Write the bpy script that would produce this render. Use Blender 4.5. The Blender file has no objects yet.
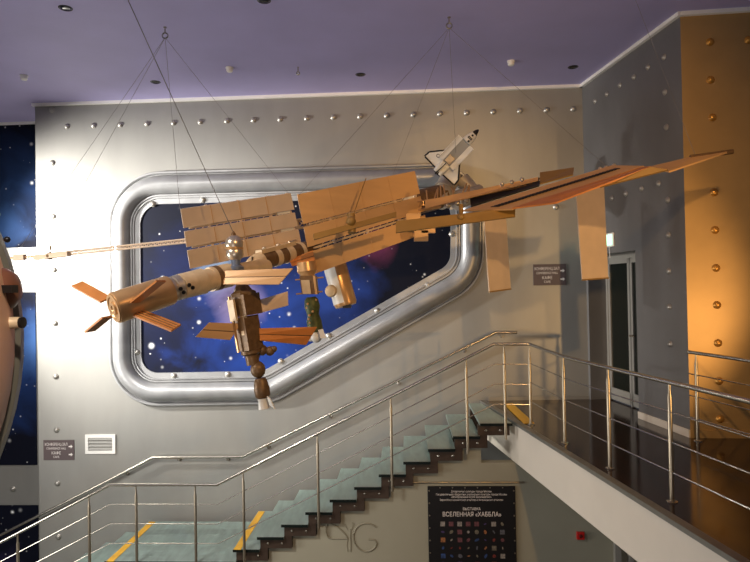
import bpy, bmesh, math, random
from mathutils import Vector, Matrix
random.seed(7)
SC = bpy.context.scene
COL = SC.collection
V = Vector
PI = math.pi

# ------------------------------------------------------------------ camera
F = 600.0
EYE = V((0, 0, 1.8))
pitch = math.atan(7.6 / F)
roll = 0.018
fwd = V((0, math.cos(pitch), math.sin(pitch)))
r0 = V((1, 0, 0)); u0 = V((0, -math.sin(pitch), math.cos(pitch)))
cr = r0 * math.cos(roll) - u0 * math.sin(roll)
cu = u0 * math.cos(roll) + r0 * math.sin(roll)
cam_d = bpy.data.cameras.new('camera'); cam = bpy.data.objects.new('camera', cam_d); COL.objects.link(cam)
cam_d.sensor_width = 36; cam_d.lens = 36 * F / 750; cam_d.clip_start = 0.05
M = Matrix.Identity(4)
for i in range(3):
    M[i][0] = cr[i]; M[i][1] = cu[i]; M[i][2] = -fwd[i]; M[i][3] = EYE[i]
cam.matrix_world = M
SC.camera = cam

def ray(px, py):
    return fwd + cr * ((px - 375) / F) - cu * ((py - 281) / F)
def P(px, py, D):
    d = ray(px, py); return EYE + d * (D / d.y)
def hitz(px, py, z):
    d = ray(px, py); return EYE + d * ((z - EYE.z) / d.z)
def hit(px, py, p0, n):
    d = ray(px, py); return EYE + d * ((p0 - EYE).dot(n) / d.dot(n))

# ------------------------------------------------------------------ materials
def srgb(c):
    return tuple((x / 255 / 12.92) if x / 255 <= .04045 else ((x / 255 + .055) / 1.055) ** 2.4 for x in c)
def mat(name, c, metal=0., rough=.5, var=.08, scale=6., bump=0., stretch=None, coat=0., spec=.5):
    m = bpy.data.materials.new(name); m.use_nodes = True
    nt = m.node_tree; b = nt.nodes['Principled BSDF']
    c = srgb(c)
    tc = nt.nodes.new('ShaderNodeTexCoord')
    mp = nt.nodes.new('ShaderNodeMapping'); nt.links.new(tc.outputs['Object'], mp.inputs['Vector'])
    if stretch: mp.inputs['Scale'].default_value = stretch
    n = nt.nodes.new('ShaderNodeTexNoise'); n.inputs['Scale'].default_value = scale; n.inputs['Detail'].default_value = 4
    nt.links.new(mp.outputs[0], n.inputs['Vector'])
    r = nt.nodes.new('ShaderNodeValToRGB')
    r.color_ramp.elements[0].position = .3; r.color_ramp.elements[1].position = .7
    r.color_ramp.elements[0].color = (*[x * (1 - var) for x in c], 1)
    r.color_ramp.elements[1].color = (*[min(1, x * (1 + var)) for x in c], 1)
    nt.links.new(n.outputs['Fac'], r.inputs['Fac']); nt.links.new(r.outputs['Color'], b.inputs['Base Color'])
    b.inputs['Metallic'].default_value = metal; b.inputs['Roughness'].default_value = rough
    b.inputs['Specular IOR Level'].default_value = spec
    if coat: b.inputs['Coat Weight'].default_value = coat
    if bump:
        bn = nt.nodes.new('ShaderNodeBump'); bn.inputs['Strength'].default_value = bump; bn.inputs['Distance'].default_value = .02
        nt.links.new(n.outputs['Fac'], bn.inputs['Height']); nt.links.new(bn.outputs[0], b.inputs['Normal'])
    return m
def emit(name, c, s):
    m = mat(name, c, var=.02); b = m.node_tree.nodes['Principled BSDF']
    b.inputs['Emission Color'].default_value = (*srgb(c), 1); b.inputs['Emission Strength'].default_value = s
    return m
def glass(name, c, rough=.12, trans=.75):
    m = mat(name, c, rough=rough, var=.16, scale=5, stretch=(3, .6, 1)); b = m.node_tree.nodes['Principled BSDF']
    b.inputs['Transmission Weight'].default_value = trans; b.inputs['IOR'].default_value = 1.45
    return m

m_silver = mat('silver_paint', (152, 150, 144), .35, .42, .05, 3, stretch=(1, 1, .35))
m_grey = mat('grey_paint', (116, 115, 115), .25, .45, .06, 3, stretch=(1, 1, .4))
m_gold = mat('gold_paint', (182, 146, 92), .3, .42, .06, 3)
m_ceil = mat('purple_ceiling', (180, 172, 216), 0, .65, .05, 1.2)
m_white = mat('white_paint', (246, 243, 236), 0, .55, .03)
m_beam = mat('white_beam', (224, 214, 198), 0, .5, .03, 2)
m_under = mat('olive_grey_paint', (150, 146, 128), 0, .6, .04, 2)
m_steel = mat('brushed_steel', (190, 184, 172), .95, .25, .05, 20)
m_post = mat('steel_post', (168, 156, 136), .9, .33, .06, 20)
m_frame = mat('pewter_frame', (158, 158, 158), .45, .4, .12, 4)
m_rivet = mat('rivet_metal', (170, 166, 158), .6, .35, .04)
m_rgold = mat('gold_rivet', (206, 150, 70), .6, .35, .04)
m_floor = mat('dark_glossy_tile', (40, 22, 16), 0, .12, .3, 2.5)
m_lower = mat('lower_floor_stone', (110, 104, 96), 0, .3, .1, 2)
m_kerb = mat('steel_kerb', (128, 126, 118), .4, .45, .1, 8)
m_yellow = mat('yellow_tape', (236, 180, 50), 0, .5, .04)
m_bracket = mat('brown_steel', (74, 60, 50), .5, .45, .15, 8)
m_dark = mat('black_plastic', (18, 17, 17), 0, .4, .1)
m_glass = glass('green_glass', (188, 210, 202), .3, .6)
m_gedge = mat('green_glass_edge', (16, 24, 21), 0, .2, .05)
m_tan = mat('tan_panel', (206, 160, 106), .15, .38, .07, 5, stretch=(.5, .5, 2))
m_tanpale = mat('pale_tan_panel', (220, 194, 166), .1, .42, .06, 5)
m_orange = mat('orange_panel', (198, 124, 60), .1, .4, .1, 8)
m_olive = mat('olive_panel', (150, 116, 58), .1, .45, .06, 8)
m_seam = mat('panel_seam', (200, 154, 102), .1, .4)
m_hull = mat('pewter_hull', (184, 172, 154), .4, .4, .12, 9)
m_copper = mat('bronze_hull', (202, 158, 108), .5, .32, .12, 7)
m_cream = mat('cream_hull', (212, 186, 148), .15, .42, .1, 14)
m_brown = mat('brown_hull', (112, 84, 52), .3, .45, .25, 22, bump=.3)
m_green = mat('green_hull', (78, 86, 44), .2, .5, .35, 26, bump=.3)
m_chrome = mat('chrome', (214, 200, 180), .8, .3, .03)
m_gdark = mat('dark_array', (42, 40, 36), .2, .4, .2, 10)
m_shut = mat('shuttle_white', (228, 224, 214), 0, .35, .03)
m_wire = mat('wire', (130, 124, 118), .6, .4, .05)
m_pink = mat('capsule_brown', (222, 166, 122), .1, .5, .12, 4)
m_rim = mat('capsule_grey', (120, 114, 98), .3, .5, .1, 4)
m_sign = mat('sign_plate', (94, 80, 80), .1, .5, .03)
m_signtxt = mat('sign_text', (236, 228, 222), 0, .5, .01)
m_black = mat('poster_black', (16, 12, 12), 0, .45, .1)
m_red = mat('red_plastic', (190, 30, 26), 0, .35, .04)
m_doorm = mat('door_aluminium', (152, 148, 140), .2, .4, .04)
m_doorg = mat('door_dark_glass', (22, 26, 22), 0, .06, .1)
m_emb = mat('emblem_paint', (132, 127, 108), 0, .55, .03)
m_exit = emit('exit_sign_face', (170, 255, 215), 1.5)

def mural(name, w, h, seed, blobs):
    """printed deep-space picture; blobs = (x, z, radius, colour) in the panel's own metres"""
    m = bpy.data.materials.new(name); m.use_nodes = True
    nt = m.node_tree; N = nt.nodes; L = nt.links; b = N['Principled BSDF']
    b.inputs['Roughness'].default_value = .75; b.inputs['Specular IOR Level'].default_value = .15
    tc = N.new('ShaderNodeTexCoord')
    def math_(op, a, c=None):
        n = N.new('ShaderNodeMath'); n.operation = op
        for i, v in enumerate((a, c)):
            if v is None: continue
            if isinstance(v, (int, float)): n.inputs[i].default_value = v
            else: L.new(v, n.inputs[i])
        return n.outputs[0]
    base = N.new('ShaderNodeRGB'); base.outputs[0].default_value = (*srgb((12, 15, 30)), 1)
    cur = base.outputs[0]
    ns = N.new('ShaderNodeTexNoise'); ns.inputs['Scale'].default_value = 1.5; ns.inputs['Detail'].default_value = 7
    ns.inputs['Distortion'].default_value = .6
    mp = N.new('ShaderNodeMapping'); mp.inputs['Location'].default_value = (seed * 3.1, seed, 0)
    L.new(tc.outputs['Object'], mp.inputs['Vector']); L.new(mp.outputs[0], ns.inputs['Vector'])
    for (bx, bz, br, bc) in blobs:
        d = N.new('ShaderNodeVectorMath'); d.operation = 'DISTANCE'
        L.new(tc.outputs['Object'], d.inputs[0]); d.inputs[1].default_value = (bx, 0, bz)
        f = math_('SUBTRACT', 1.0, math_('DIVIDE', d.outputs['Value'], br))
        f = math_('ADD', f, math_('MULTIPLY', math_('SUBTRACT', ns.outputs['Fac'], .5), 1.5))
        cl = N.new('ShaderNodeClamp'); L.new(f, cl.inputs['Value'])
        mx = N.new('ShaderNodeMixRGB'); L.new(cl.outputs[0], mx.inputs['Fac']); L.new(cur, mx.inputs['Color1'])
        mx.inputs['Color2'].default_value = (*srgb(bc), 1); cur = mx.outputs[0]
    for sc_, cut, gain in ((3.4, .125, 1.9), (7., .12, 1.4), (1.9, .095, 2.6)):
        vo = N.new('ShaderNodeTexVoronoi'); vo.inputs['Scale'].default_value = sc_
        L.new(mp.outputs[0], vo.inputs['Vector'])
        bri = N.new('ShaderNodeSeparateColor'); L.new(vo.outputs['Color'], bri.inputs[0])
        f = math_('SUBTRACT', 1.0, math_('DIVIDE', vo.outputs['Distance'], math_('MULTIPLY', math_('POWER', bri.outputs[0], .6), cut * 1.6)))
        cl = N.new('ShaderNodeClamp'); L.new(f, cl.inputs['Value'])
        mx = N.new('ShaderNodeMixRGB'); L.new(math_('MULTIPLY', math_('POWER', cl.outputs[0], 2.6), gain), mx.inputs['Fac']); mx.use_clamp = True
        L.new(cur, mx.inputs['Color1']); mx.inputs['Color2'].default_value = (1, 1, 1, 1); cur = mx.outputs[0]
    L.new(cur, b.inputs['Base Color'])
    return m

# ------------------------------------------------------------------ mesh helpers
class MB:
    def __init__(s): s.bm = bmesh.new()
    def face(s, vs):
        try: return s.bm.faces.new(vs)
        except ValueError: return None
    def hexa(s, a, b):
        """loft between two equal loops of points, capped"""
        A = [s.bm.verts.new(p) for p in a]; B = [s.bm.verts.new(p) for p in b]
        n = len(A); s.face(A[::-1]); s.face(B)
        for i in range(n): s.face([A[i], A[(i + 1) % n], B[(i + 1) % n], B[i]])
        return s
    def box(s, c, dx, dy, dz):
        """dx, dy, dz: half-extent vectors"""
        c = V(c); dx, dy, dz = V(dx), V(dy), V(dz)
        s.hexa([c - dx - dy - dz, c + dx - dy - dz, c + dx + dy - dz, c - dx + dy - dz],
               [c - dx - dy + dz, c + dx - dy + dz, c + dx + dy + dz, c - dx + dy + dz]); return s
    def slab(s, pts, t):
        """thick polygon: t is the offset vector"""
        t = V(t); s.hexa([V(p) for p in pts], [V(p) + t for p in pts]); return s
    def plate(s, pts, th):
        pts = [V(p) for p in pts]; n = (pts[1] - pts[0]).cross(pts[-1] - pts[0]).normalized() * th / 2
        s.hexa([p - n for p in pts], [p + n for p in pts]); return s
    def lathe(s, o, axis, prof, seg=24):
        """prof: (distance along axis, radius)"""
        o = V(o); a = V(axis).normalized()
        t = V((0, 0, 1)) if abs(a.z) < .9 else V((1, 0, 0))
        x = a.cross(t).normalized(); y = a.cross(x)
        rings = []
        for (h, r) in prof:
            if r < 1e-5: rings.append([s.bm.verts.new(o + a * h)])
            else: rings.append([s.bm.verts.new(o + a * h + x * (r * math.cos(2 * PI * i / seg)) + y * (r * math.sin(2 * PI * i / seg))) for i in range(seg)])
        for R, S in zip(rings, rings[1:]):
            for i in range(seg):
                j = (i + 1) % seg
                if len(R) == 1 and len(S) == 1: continue
                if len(R) == 1: s.face([R[0], S[j], S[i]])
                elif len(S) == 1: s.face([R[i], R[j], S[0]])
                else: s.face([R[i], R[j], S[j], S[i]])
        if len(rings[0]) > 1: s.face(rings[0][::-1])
        if len(rings[-1]) > 1: s.face(rings[-1])
        return s
    def cyl(s, p, q, r, r2=None, seg=16):
        p, q = V(p), V(q); L = (q - p).length
        return s.lathe(p, q - p, [(0, r), (L, r if r2 is None else r2)], seg)
    def ball(s, c, r, seg=20, squash=1., axis=(0, 0, 1)):
        n = 10
        return s.lathe(c, axis, [(-r * squash * math.cos(PI * i / n), r * math.sin(PI * i / n)) for i in range(n + 1)], seg)
    def tube(s, pts, r, seg=10):
        pts = [V(p) for p in pts]; prev = None
        rings = []
        for i, p in enumerate(pts):
            d = (pts[min(i + 1, len(pts) - 1)] - pts[max(i - 1, 0)]).normalized()
            if 0 < i < len(pts) - 1:
                d = ((pts[i + 1] - p).normalized() + (p - pts[i - 1]).normalized()).normalized()
            t = V((0, 0, 1)) if abs(d.z) < .95 else V((0, 1, 0))
            x = d.cross(t).normalized(); y = d.cross(x)
            rings.append([s.bm.verts.new(p + x * (r * math.cos(2 * PI * k / seg)) + y * (r * math.sin(2 * PI * k / seg))) for k in range(seg)])
        s.face(rings[0][::-1]); s.face(rings[-1])
        for R, S in zip(rings, rings[1:]):
            for k in range(seg): s.face([R[k], R[(k + 1) % seg], S[(k + 1) % seg], S[k]])
        return s
    def build(s, name, m, parent=None, smooth=True, bevel=0., kind=None, origin=None):
        bmesh.ops.recalc_face_normals(s.bm, faces=s.bm.faces[:])
        base = wloc(parent) if parent else V((0, 0, 0))
        org = V(origin) if origin is not None else base
        bmesh.ops.translate(s.bm, verts=s.bm.verts[:], vec=-org)
        me = bpy.data.meshes.new(name); s.bm.to_mesh(me); s.bm.free()
        if smooth:
            for p in me.polygons: p.use_smooth = True
            me.set_sharp_from_angle(angle=math.radians(38))
        me.materials.append(m)
        o = bpy.data.objects.new(name, me); COL.objects.link(o)
        if parent: o.parent = parent
        o.location = org - base
        if bevel:
            b = o.modifiers.new('bevel', 'BEVEL'); b.width = bevel; b.segments = 2; b.limit_method = 'ANGLE'
        if kind: o['kind'] = kind
        return o
def wloc(o):
    p = V((0, 0, 0))
    while o is not None: p = p + o.location; o = o.parent
    return p
def tag(o, label, cat, group=None):
    o['label'] = label; o['category'] = cat
    if group: o['group'] = group
    return o
def thing(name, loc, label, cat, group=None):
    o = bpy.data.objects.new(name, None); COL.objects.link(o); o.location = V(loc); o.empty_display_size = .1
    return tag(o, label, cat, group)
def dup(o, loc, parent=None):
    c = o.copy(); COL.objects.link(c); c.parent = parent
    c.location = V(loc) - (wloc(parent) if parent else V((0, 0, 0)))
    return c
def text(body, size, pos, right, up, m, parent, align='CENTER', squeeze=1., name='lettering', depth=.002):
    cu_ = bpy.data.curves.new('t', 'FONT'); cu_.body = body; cu_.size = size; cu_.align_x = align; cu_.align_y = 'CENTER'
    cu_.extrude = depth / 2
    to = bpy.data.objects.new('t', cu_); COL.objects.link(to)
    me = bpy.data.meshes.new_from_object(to.evaluated_get(bpy.context.evaluated_depsgraph_get()))
    bpy.data.objects.remove(to); bpy.data.curves.remove(cu_)
    right = V(right).normalized(); up = V(up).normalized(); nn = right.cross(up)
    R = Matrix((right * squeeze, up, nn)).transposed().to_4x4()
    me.transform(R); me.materials.clear(); me.materials.append(m)
    o = bpy.data.objects.new(name, me); COL.objects.link(o); o.parent = parent
    o.location = V(pos) - wloc(parent)
    return o

# ------------------------------------------------------------------ room shell
ZC = 4.97; ZB = -4.0; UP = V((0, 0, 1))
C0 = hitz(35, 104, ZC); C1 = hitz(582, 85, ZC); C2 = hitz(680, 13, ZC); C3 = hitz(750, 8.5, ZC)
def fl(p, z): return V((p.x, p.y, z))
E = (C1 - C0); E.z = 0; E.normalize()                 # along the main wall, left to right
NW = V((E.y, -E.x, 0))                                 # out of the main wall, to the viewer
def W(px, py, off=0.): return hit(px, py, C0 + NW * off, NW)
G = (C2 - C1); G.z = 0; G.normalize(); NG = V((G.y, -G.x, 0))
if NG.x > 0: NG = -NG
def GW(px, py, off=0.): return hit(px, py, C1 + NG * off, NG)
O = (C3 - C2); O.z = 0; O.normalize(); NO = V((O.y, -O.x, 0))
def OW(px, py, off=0.): return hit(px, py, C2 + NO * off, NO)

TH = .25
b = MB(); b.slab([fl(C0, ZB), fl(C1, ZB), fl(C1, ZC), fl(C0, ZC)], -NW * 1.0)
wall_back = b.build('wall_back', m_silver, kind='structure', smooth=False)
CL = C0 - NW * 1.0                                    # recessed wall further left
b = MB(); b.slab([fl(CL - E * 4, ZB), fl(CL + E * .3, ZB), fl(CL + E * .3, ZC), fl(CL - E * 4, ZC)], -NW * TH)
wall_left = b.build('wall_left', m_silver, kind='structure', smooth=False)
# the wall with the door: a recess cut through it
da, db = GW(589, 405), GW(639, 417)                   # opening along the wall
dtop = GW(638, 250).z
sa = (da - C1).dot(G); sb = (db - C1).dot(G); sa = max(sa, .06)
LG = (fl(C2, 0) - fl(C1, 0)).length
REC = .32
b = MB()
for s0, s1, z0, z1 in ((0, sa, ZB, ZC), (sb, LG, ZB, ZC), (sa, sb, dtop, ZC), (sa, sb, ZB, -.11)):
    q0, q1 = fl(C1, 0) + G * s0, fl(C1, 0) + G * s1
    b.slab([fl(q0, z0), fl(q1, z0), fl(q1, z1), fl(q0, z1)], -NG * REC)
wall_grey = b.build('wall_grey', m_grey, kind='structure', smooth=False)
b = MB(); c3 = fl(C2, 0) + O * 4.5
b.slab([fl(C2, ZB), fl(c3, ZB), fl(c3, ZC), fl(C2, ZC)], -NO * TH)
wall_right = b.build('wall_right', m_gold, kind='structure', smooth=False)
# ceiling
b = MB(); b.slab([V((-10, -3, ZC)), V((9, -3, ZC)), V((9, 12, ZC)), V((-10, 12, ZC))], V((0, 0, .2)))
b.build('ceiling', m_ceil, kind='structure', smooth=False)
b = MB(); b.slab([V((-10, -3, ZB)), V((9, -3, ZB)), V((9, 12, ZB)), V((-10, 12, ZB))], V((0, 0, -.2)))
b.build('floor_lower', m_lower, kind='structure', smooth=False)
# white cornice strips
def strip(name, p, q, n, z0, z1, th, m):
    b = MB(); p, q = fl(p, 0), fl(q, 0)
    b.slab([fl(p, z0), fl(q, z0), fl(q, z1), fl(p, z1)], n * th); return b.build(name, m, kind='structure', smooth=False)
strip('trim_1', C0 - E * .03, C1, NW, ZC - .045, ZC, .05, m_white)
strip('trim_2', C1, C2 + G * .04, NG, ZC - .045, ZC, .05, m_white)
strip('trim_3', C2, c3, NO, ZC - .045, ZC, .05, m_white)
strip('trim_4', CL - E * 4, CL, NW, ZC - .05, ZC, .04, m_white)

# ------------------------------------------------------------------ mezzanine
Ea = hitz(519, 424.5, 0); Eb = hitz(740, 562, 0); MD = (Eb - Ea).normalized()
NM = V((MD.y, -MD.x, 0))
if NM.x > 0: NM = -NM                                  # out of the edge, to the stairwell
Ef = Ea - MD * ((Ea.y - C1.y) / -MD.y * -1) if False else Ea + MD * ((C1.y + .02 - Ea.y) / MD.y)
En = Ea + MD * ((1.2 - Ea.y) / MD.y)
c1, c2 = fl(C1, 0), fl(C2, 0)
foot = [fl(Ef, 0), c1, c1 + G * sa, c1 + G * sa - NG * REC, c1 + G * sb - NG * REC, c1 + G * sb, c2, c3, V((c3.x, 1.2, 0)), fl(En, 0)]
b = MB(); b.slab(foot, V((0, 0, -.035))); b.build('floor_gallery', m_floor, kind='structure', smooth=False)
b = MB()
b.slab([fl(Ef, -.035), fl(c1, -.035), fl(c2, -.035), fl(c3, -.035), V((c3.x, 1.2, -.035)), fl(En, -.035)], V((0, 0, -.505)))
b.build('beam_gallery', m_beam, kind='structure', smooth=False)
b = MB(); b.slab([fl(Ef, -.035), fl(En, -.035), fl(En, .006), fl(Ef, .006)], NM * .012)
b.slab([fl(Ef, .001), fl(En, .001), fl(En, .006), fl(Ef, .006)], -NM * .07)
b.build('trim_5', m_kerb, kind='structure', smooth=False)
strip('baseboard_back', Ef + E * .12, C1, NW, 0, .06, .015, m_silver)
strip('baseboard_grey', c1 + G * sb, C2, NG, 0, .09, .015, m_beam)
strip('baseboard_right', C2, c3, NO, 0, .09, .015, m_gold)
# yellow edge tape on the gallery
ya, yb = hitz(508, 404, 0), hitz(529, 424, 0)
yv = (yb - ya).normalized(); yn = V((yv.y, -yv.x, 0)) * .07
b = MB(); b.slab([ya - yn + UP * .007, yb - yn + UP * .007, yb + yn + UP * .007, ya + yn + UP * .007], UP * .004)
tag(b.build('warning_tape', m_yellow, smooth=False), 'yellow warning tape on the dark gallery floor at the stair top', 'tape')

# ------------------------------------------------------------------ door in the grey wall
dz = dtop
def DP(s, z, back): return fl(c1 + G * s - NG * back, z)
b = MB(); fw = .05; bk = REC - .03
for s0, s1, z0, z1 in ((sa, sa + fw, 0, dz), (sb - fw, sb, 0, dz), (sa, sb, dz - .07, dz), (sa + (sb - sa) / 2 - .008, sa + (sb - sa) / 2 + .008, 0, dz - .07)):
    b.slab([DP(s0, z0, bk), DP(s1, z0, bk), DP(s1, z1, bk), DP(s0, z1, bk)], -NG * .06)
door = b.build('door_1', m_doorm, kind='structure', smooth=False)
mid = (sa + sb) / 2
for s0, s1 in ((sa + fw, mid - .008), (mid + .008, sb - fw)):
    b = MB()
    for a0, a1, z0, z1 in ((s0, s0 + .055, .02, dz - .07), (s1 - .055, s1, .02, dz - .07), (s0, s1, dz - .14, dz - .07), (s0, s1, .02, .2)):
        b.slab([DP(a0, z0, bk + .01), DP(a1, z0, bk + .01), DP(a1, z1, bk + .01), DP(a0, z1, bk + .01)], -NG * .04)
    leaf = b.build('door_leaf', m_doorm, door, smooth=False)
    b = MB(); b.slab([DP(s0 + .055, .2, bk + .03), DP(s1 - .055, .2, bk + .03), DP(s1 - .055, dz - .14, bk + .03), DP(s0 + .055, dz - .14, bk + .03)], -NG * .01)
    b.build('door_pane', m_doorg, leaf, smooth=False)
b = MB(); hz = 1.05
b.cyl(DP(mid + .09, hz, bk), DP(mid + .09, hz, bk - .06), .012); b.cyl(DP(mid + .09, hz, bk - .06), DP(mid + .22, hz, bk - .06), .012)
b.build('door_handle', m_steel, door)

# ------------------------------------------------------------------ rivets
def rivet_mesh(n, m, parent, r=.042):
    b = MB(); b.lathe((0, 0, 0), n, [(0, r * 1.15), (r * .12, r * 1.15), (r * .16, r), (r * .45, r * .86), (r * .7, r * .55), (r * .8, 0)], 16)
    bmesh.ops.recalc_face_normals(b.bm, faces=b.bm.faces[:])
    me = bpy.data.meshes.new('rivet'); b.bm.to_mesh(me); b.bm.free(); me.materials.append(m)
    for p in me.polygons: p.use_smooth = True
    return me
def rivets(pts, n, m, parent, r=.042):
    me = rivet_mesh(n, m, parent, r); base = wloc(parent)
    for p in pts:
        o = bpy.data.objects.new('rivet', me); COL.objects.link(o); o.parent = parent; o.location = p - base
row = [(67 + 26.65 * i, 126.5 - .92 * i) for i in range(20)] + [(52, 110)]
colm = [(52.5 + .85 * i, 163 + 53.4 * i) for i in range(9)]
rivets([W(*p) for p in row + colm[:8] + [(556, 207)]], NW, m_rivet, wall_back)
grp = [(595, 101), (607, 94), (620, 85), (634, 77), (648, 67), (664, 57), (665, 92), (666.5, 127), (612, 198), (626, 193.6), (641.6, 188.6), (658.6, 183.6), (668, 200), (668.5, 235), (669, 271), (669.5, 307), (670.5, 344)]
rivets([GW(*p) for p in grp], NG, m_rivet, wall_grey, .036)
orv = [(710, 42), (710.5, 80), (712.5, 117.5), (714, 192.5), (715, 230), (716, 268), (717, 305), (718, 343), (719, 381), (720, 419), (748.5, 40)]
rivets([OW(*p) for p in orv], NO, m_rgold, wall_right, .04)
def LW(px, py, off=0.): return hit(px, py, CL + NW * off, NW)
rivets([LW(13, 489)], NW, m_rivet, wall_left, .046)

# ------------------------------------------------------------------ wall murals on the recessed left wall
def flat_mural(name, px0, py0, px1, py1, seed, blobs, label):
    a = LW(px0, py1, .0); z1 = LW(px1, py0).z; s1 = (LW(px1, py1) - a).dot(E)
    p0 = a; p1 = a + E * s1
    b = MB(); b.slab([fl(p0, a.z), fl(p1, a.z), fl(p1, z1), fl(p0, z1)], NW * .02)
    o = b.build(name, mural('m_' + name, 1, 1, seed, blobs), smooth=False, origin=(p0 + p1) / 2 + UP * (z1 - a.z) / 2)
    return tag(o, label, 'mural')
flat_mural('wall_mural', -90, 121, 36.5, 250, 2., [(1.0, 0, 1.1, (34, 56, 96)), (.4, -.6, .8, (56, 88, 140))], 'dark blue starry space picture high on the far left, just below the purple ceiling')
flat_mural('wall_mural', -90, 292, 37.5, 465, 5., [(.9, .2, 1.3, (30, 56, 110)), (1.2, .6, .7, (66, 102, 160))], 'blue starry space picture behind the big brown capsule, between two silver wall bands')
flat_mural('wall_mural', -90, 505, 40, 640, 8., [(.5, -.6, 1.0, (60, 50, 90))], 'nearly black space picture low on the far left, behind the handrails')

# ------------------------------------------------------------------ porthole frame on the main wall
def poly_inset(pts, d):
    n = len(pts); out = []
    for i in range(n):
        p0, p1, p2 = pts[i - 1], pts[i], pts[(i + 1) % n]
        def off(a, c):
            t = ((c[0] - a[0]), (c[1] - a[1])); l = math.hypot(*t); t = (t[0] / l, t[1] / l)
            nn = (t[1], -t[0]); return (a[0] + nn[0] * d, a[1] + nn[1] * d), t
        (a, t), (c, u) = off(p0, p1), off(p1, p2)
        den = t[0] * u[1] - t[1] * u[0]
        k = ((c[0] - a[0]) * u[1] - (c[1] - a[1]) * u[0]) / den
        out.append((a[0] + t[0] * k, a[1] + t[1] * k))
    return out
def rounded(pts, radii, seg=12):
    out = []; n = len(pts)
    for i in range(n):
        p0, p1, p2 = V((*pts[i - 1], 0)), V((*pts[i], 0)), V((*pts[(i + 1) % n], 0))
        a = (p0 - p1).normalized(); c = (p2 - p1).normalized(); ang = a.angle(c); r = radii[i]
        tl = r / math.tan(ang / 2); cen = p1 + (a + c).normalized() * (r / math.sin(ang / 2))
        s = p1 + a * tl - cen; e = p1 + c * tl - cen; tot = s.angle(e); sg = 1 if s.cross(e).z > 0 else -1
        for k in range(seg + 1):
            t = sg * tot * k / seg
            out.append((cen.x + s.x * math.cos(t) - s.y * math.sin(t), cen.y + s.x * math.sin(t) + s.y * math.cos(t)))
    return out
FO = W(300, 285)
def uv(p): d = p - FO; return (d.dot(E), d.z)
corn = [uv(W(*p)) for p in ((109, 173.5), (484, 163), (484, 283), (273, 403.5), (111, 406))]
U = 9.75 / F                                            # metres per photo pixel on the wall
rad_o = [54 * U, 50 * U, 50 * U, 60 * U, 50 * U]
def ring(ins, h, bmx):
    q = poly_inset(corn, ins * U); rr = [max(.1, r - ins * U) for r in rad_o]
    rr = [max(r, 14 * U) for r in rr]
    return [bmx.verts.new(FO + E * x + UP * z + NW * h) for x, z in rounded(q, rr)]
def loft(prof, name, m, parent):
    b = MB(); R = [ring(i, h, b.bm) for i, h in prof]
    n = len(R[0])
    for A, B_ in zip(R, R[1:]):
        for k in range(n): b.face([A[k], A[(k + 1) % n], B_[(k + 1) % n], B_[k]])
    return b.build(name, m, parent)
frame = thing('porthole_frame', FO, 'big silver porthole frame with slanted bottom corner around a blue starry picture', 'window frame')
tubep = [(4 + 19 * (1 - math.cos(PI * k / 12)) / 2, .03 + .15 * math.sin(PI * k / 12)) for k in range(13)]
loft([(0, 0), (0, .06), (.6, .075), (2, .075), (2.8, .06), (3.2, .03), (4, .03)] , 'outer_lip', m_frame, frame)
loft(tubep, 'frame_tube', m_frame, frame)
loft([(22.8, .0), (23, .05), (23.5, .07), (24.8, .07), (25.2, .045), (25.8, .045), (26.2, .065), (27.2, .065), (27.6, .04)], 'inner_bead', m_frame, frame)
loft([(27.6, .04), (32.6, .035), (33, .0)], 'inner_flange', m_frame, frame)
b = MB(); q = ring(32.7, .015, b.bm); b.face(q)
mp_ = b.build('space_picture', mural('m_space', 1, 1, 3., [
    (-1.2, -.1, 1.9, (16, 28, 72)), (-.5, -1.0, 1.6, (32, 66, 150)), (-1.3, .3, .5, (112, 128, 150)), (-1.0, -.3, .55, (140, 122, 150)),
    (1.3, .6, .36, (118, 52, 84)), (.55, -.35, .9, (34, 60, 132))]), frame, smooth=False)
iv = [(137, 352), (153, 204), (203, 200), (174, 376), (228, 374.5), (281, 361.5), (329, 336), (377.5, 311), (428, 285), (452, 234)]
rivets([W(*p, .035) for p in iv], NW, m_rivet, frame, .045)

# ------------------------------------------------------------------ staircase
N0 = hitz(500, 423.5, 0); ND = NW                       # near plane of the stair
def NP(px, py, off=0.): return hit(px, py, N0 + NW * off, NW)
def near_s(px, py): return (NP(px, py) - N0).dot(E)
sT = near_s(480, 423); sB = near_s(259, 536)
RUN = (sT - sB) / 9; RISE = 1.83 / 11
wdist = (N0 - fl(C1, 0)).dot(NW)                        # near edge to wall
def SP(s, back, z): return fl(N0 + E * s - NW * back, z)
FARB = wdist - .27
stair = thing('glass_staircase', SP(sB, .5, -1.8), 'glass tread staircase rising to the right along the silver wall', 'staircase')
GT = .035
def tread_at(k, s0, s1, z, name='tread'):
    b = MB(); b.slab([SP(s0, 0.012, z - GT), SP(s1, 0.012, z - GT), SP(s1, FARB, z - GT), SP(s0, FARB, z - GT)], UP * GT)
    t = b.build(name, m_glass, stair, smooth=False)
    b = MB(); b.slab([SP(s0, 0, z - GT), SP(s1, 0, z - GT), SP(s1, .011, z - GT), SP(s0, .011, z - GT)], UP * GT)
    b.build('tread_edge', m_gedge, t, smooth=False)
    return t
for k in range(1, 11):
    tread_at(k, sT - k * RUN - .03, sT - (k - 1) * RUN, -k * RISE)
LS1 = sT - 10 * RUN; LZ = -11 * RISE; LS0 = near_s(104, 560)
tread_at(11, LS0, LS1, LZ, 'landing')
for k in range(1, 8):
    tread_at(11 + k, LS0 - k * RUN - .03, LS0 - (k - 1) * RUN, LZ - k * RISE)
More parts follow.
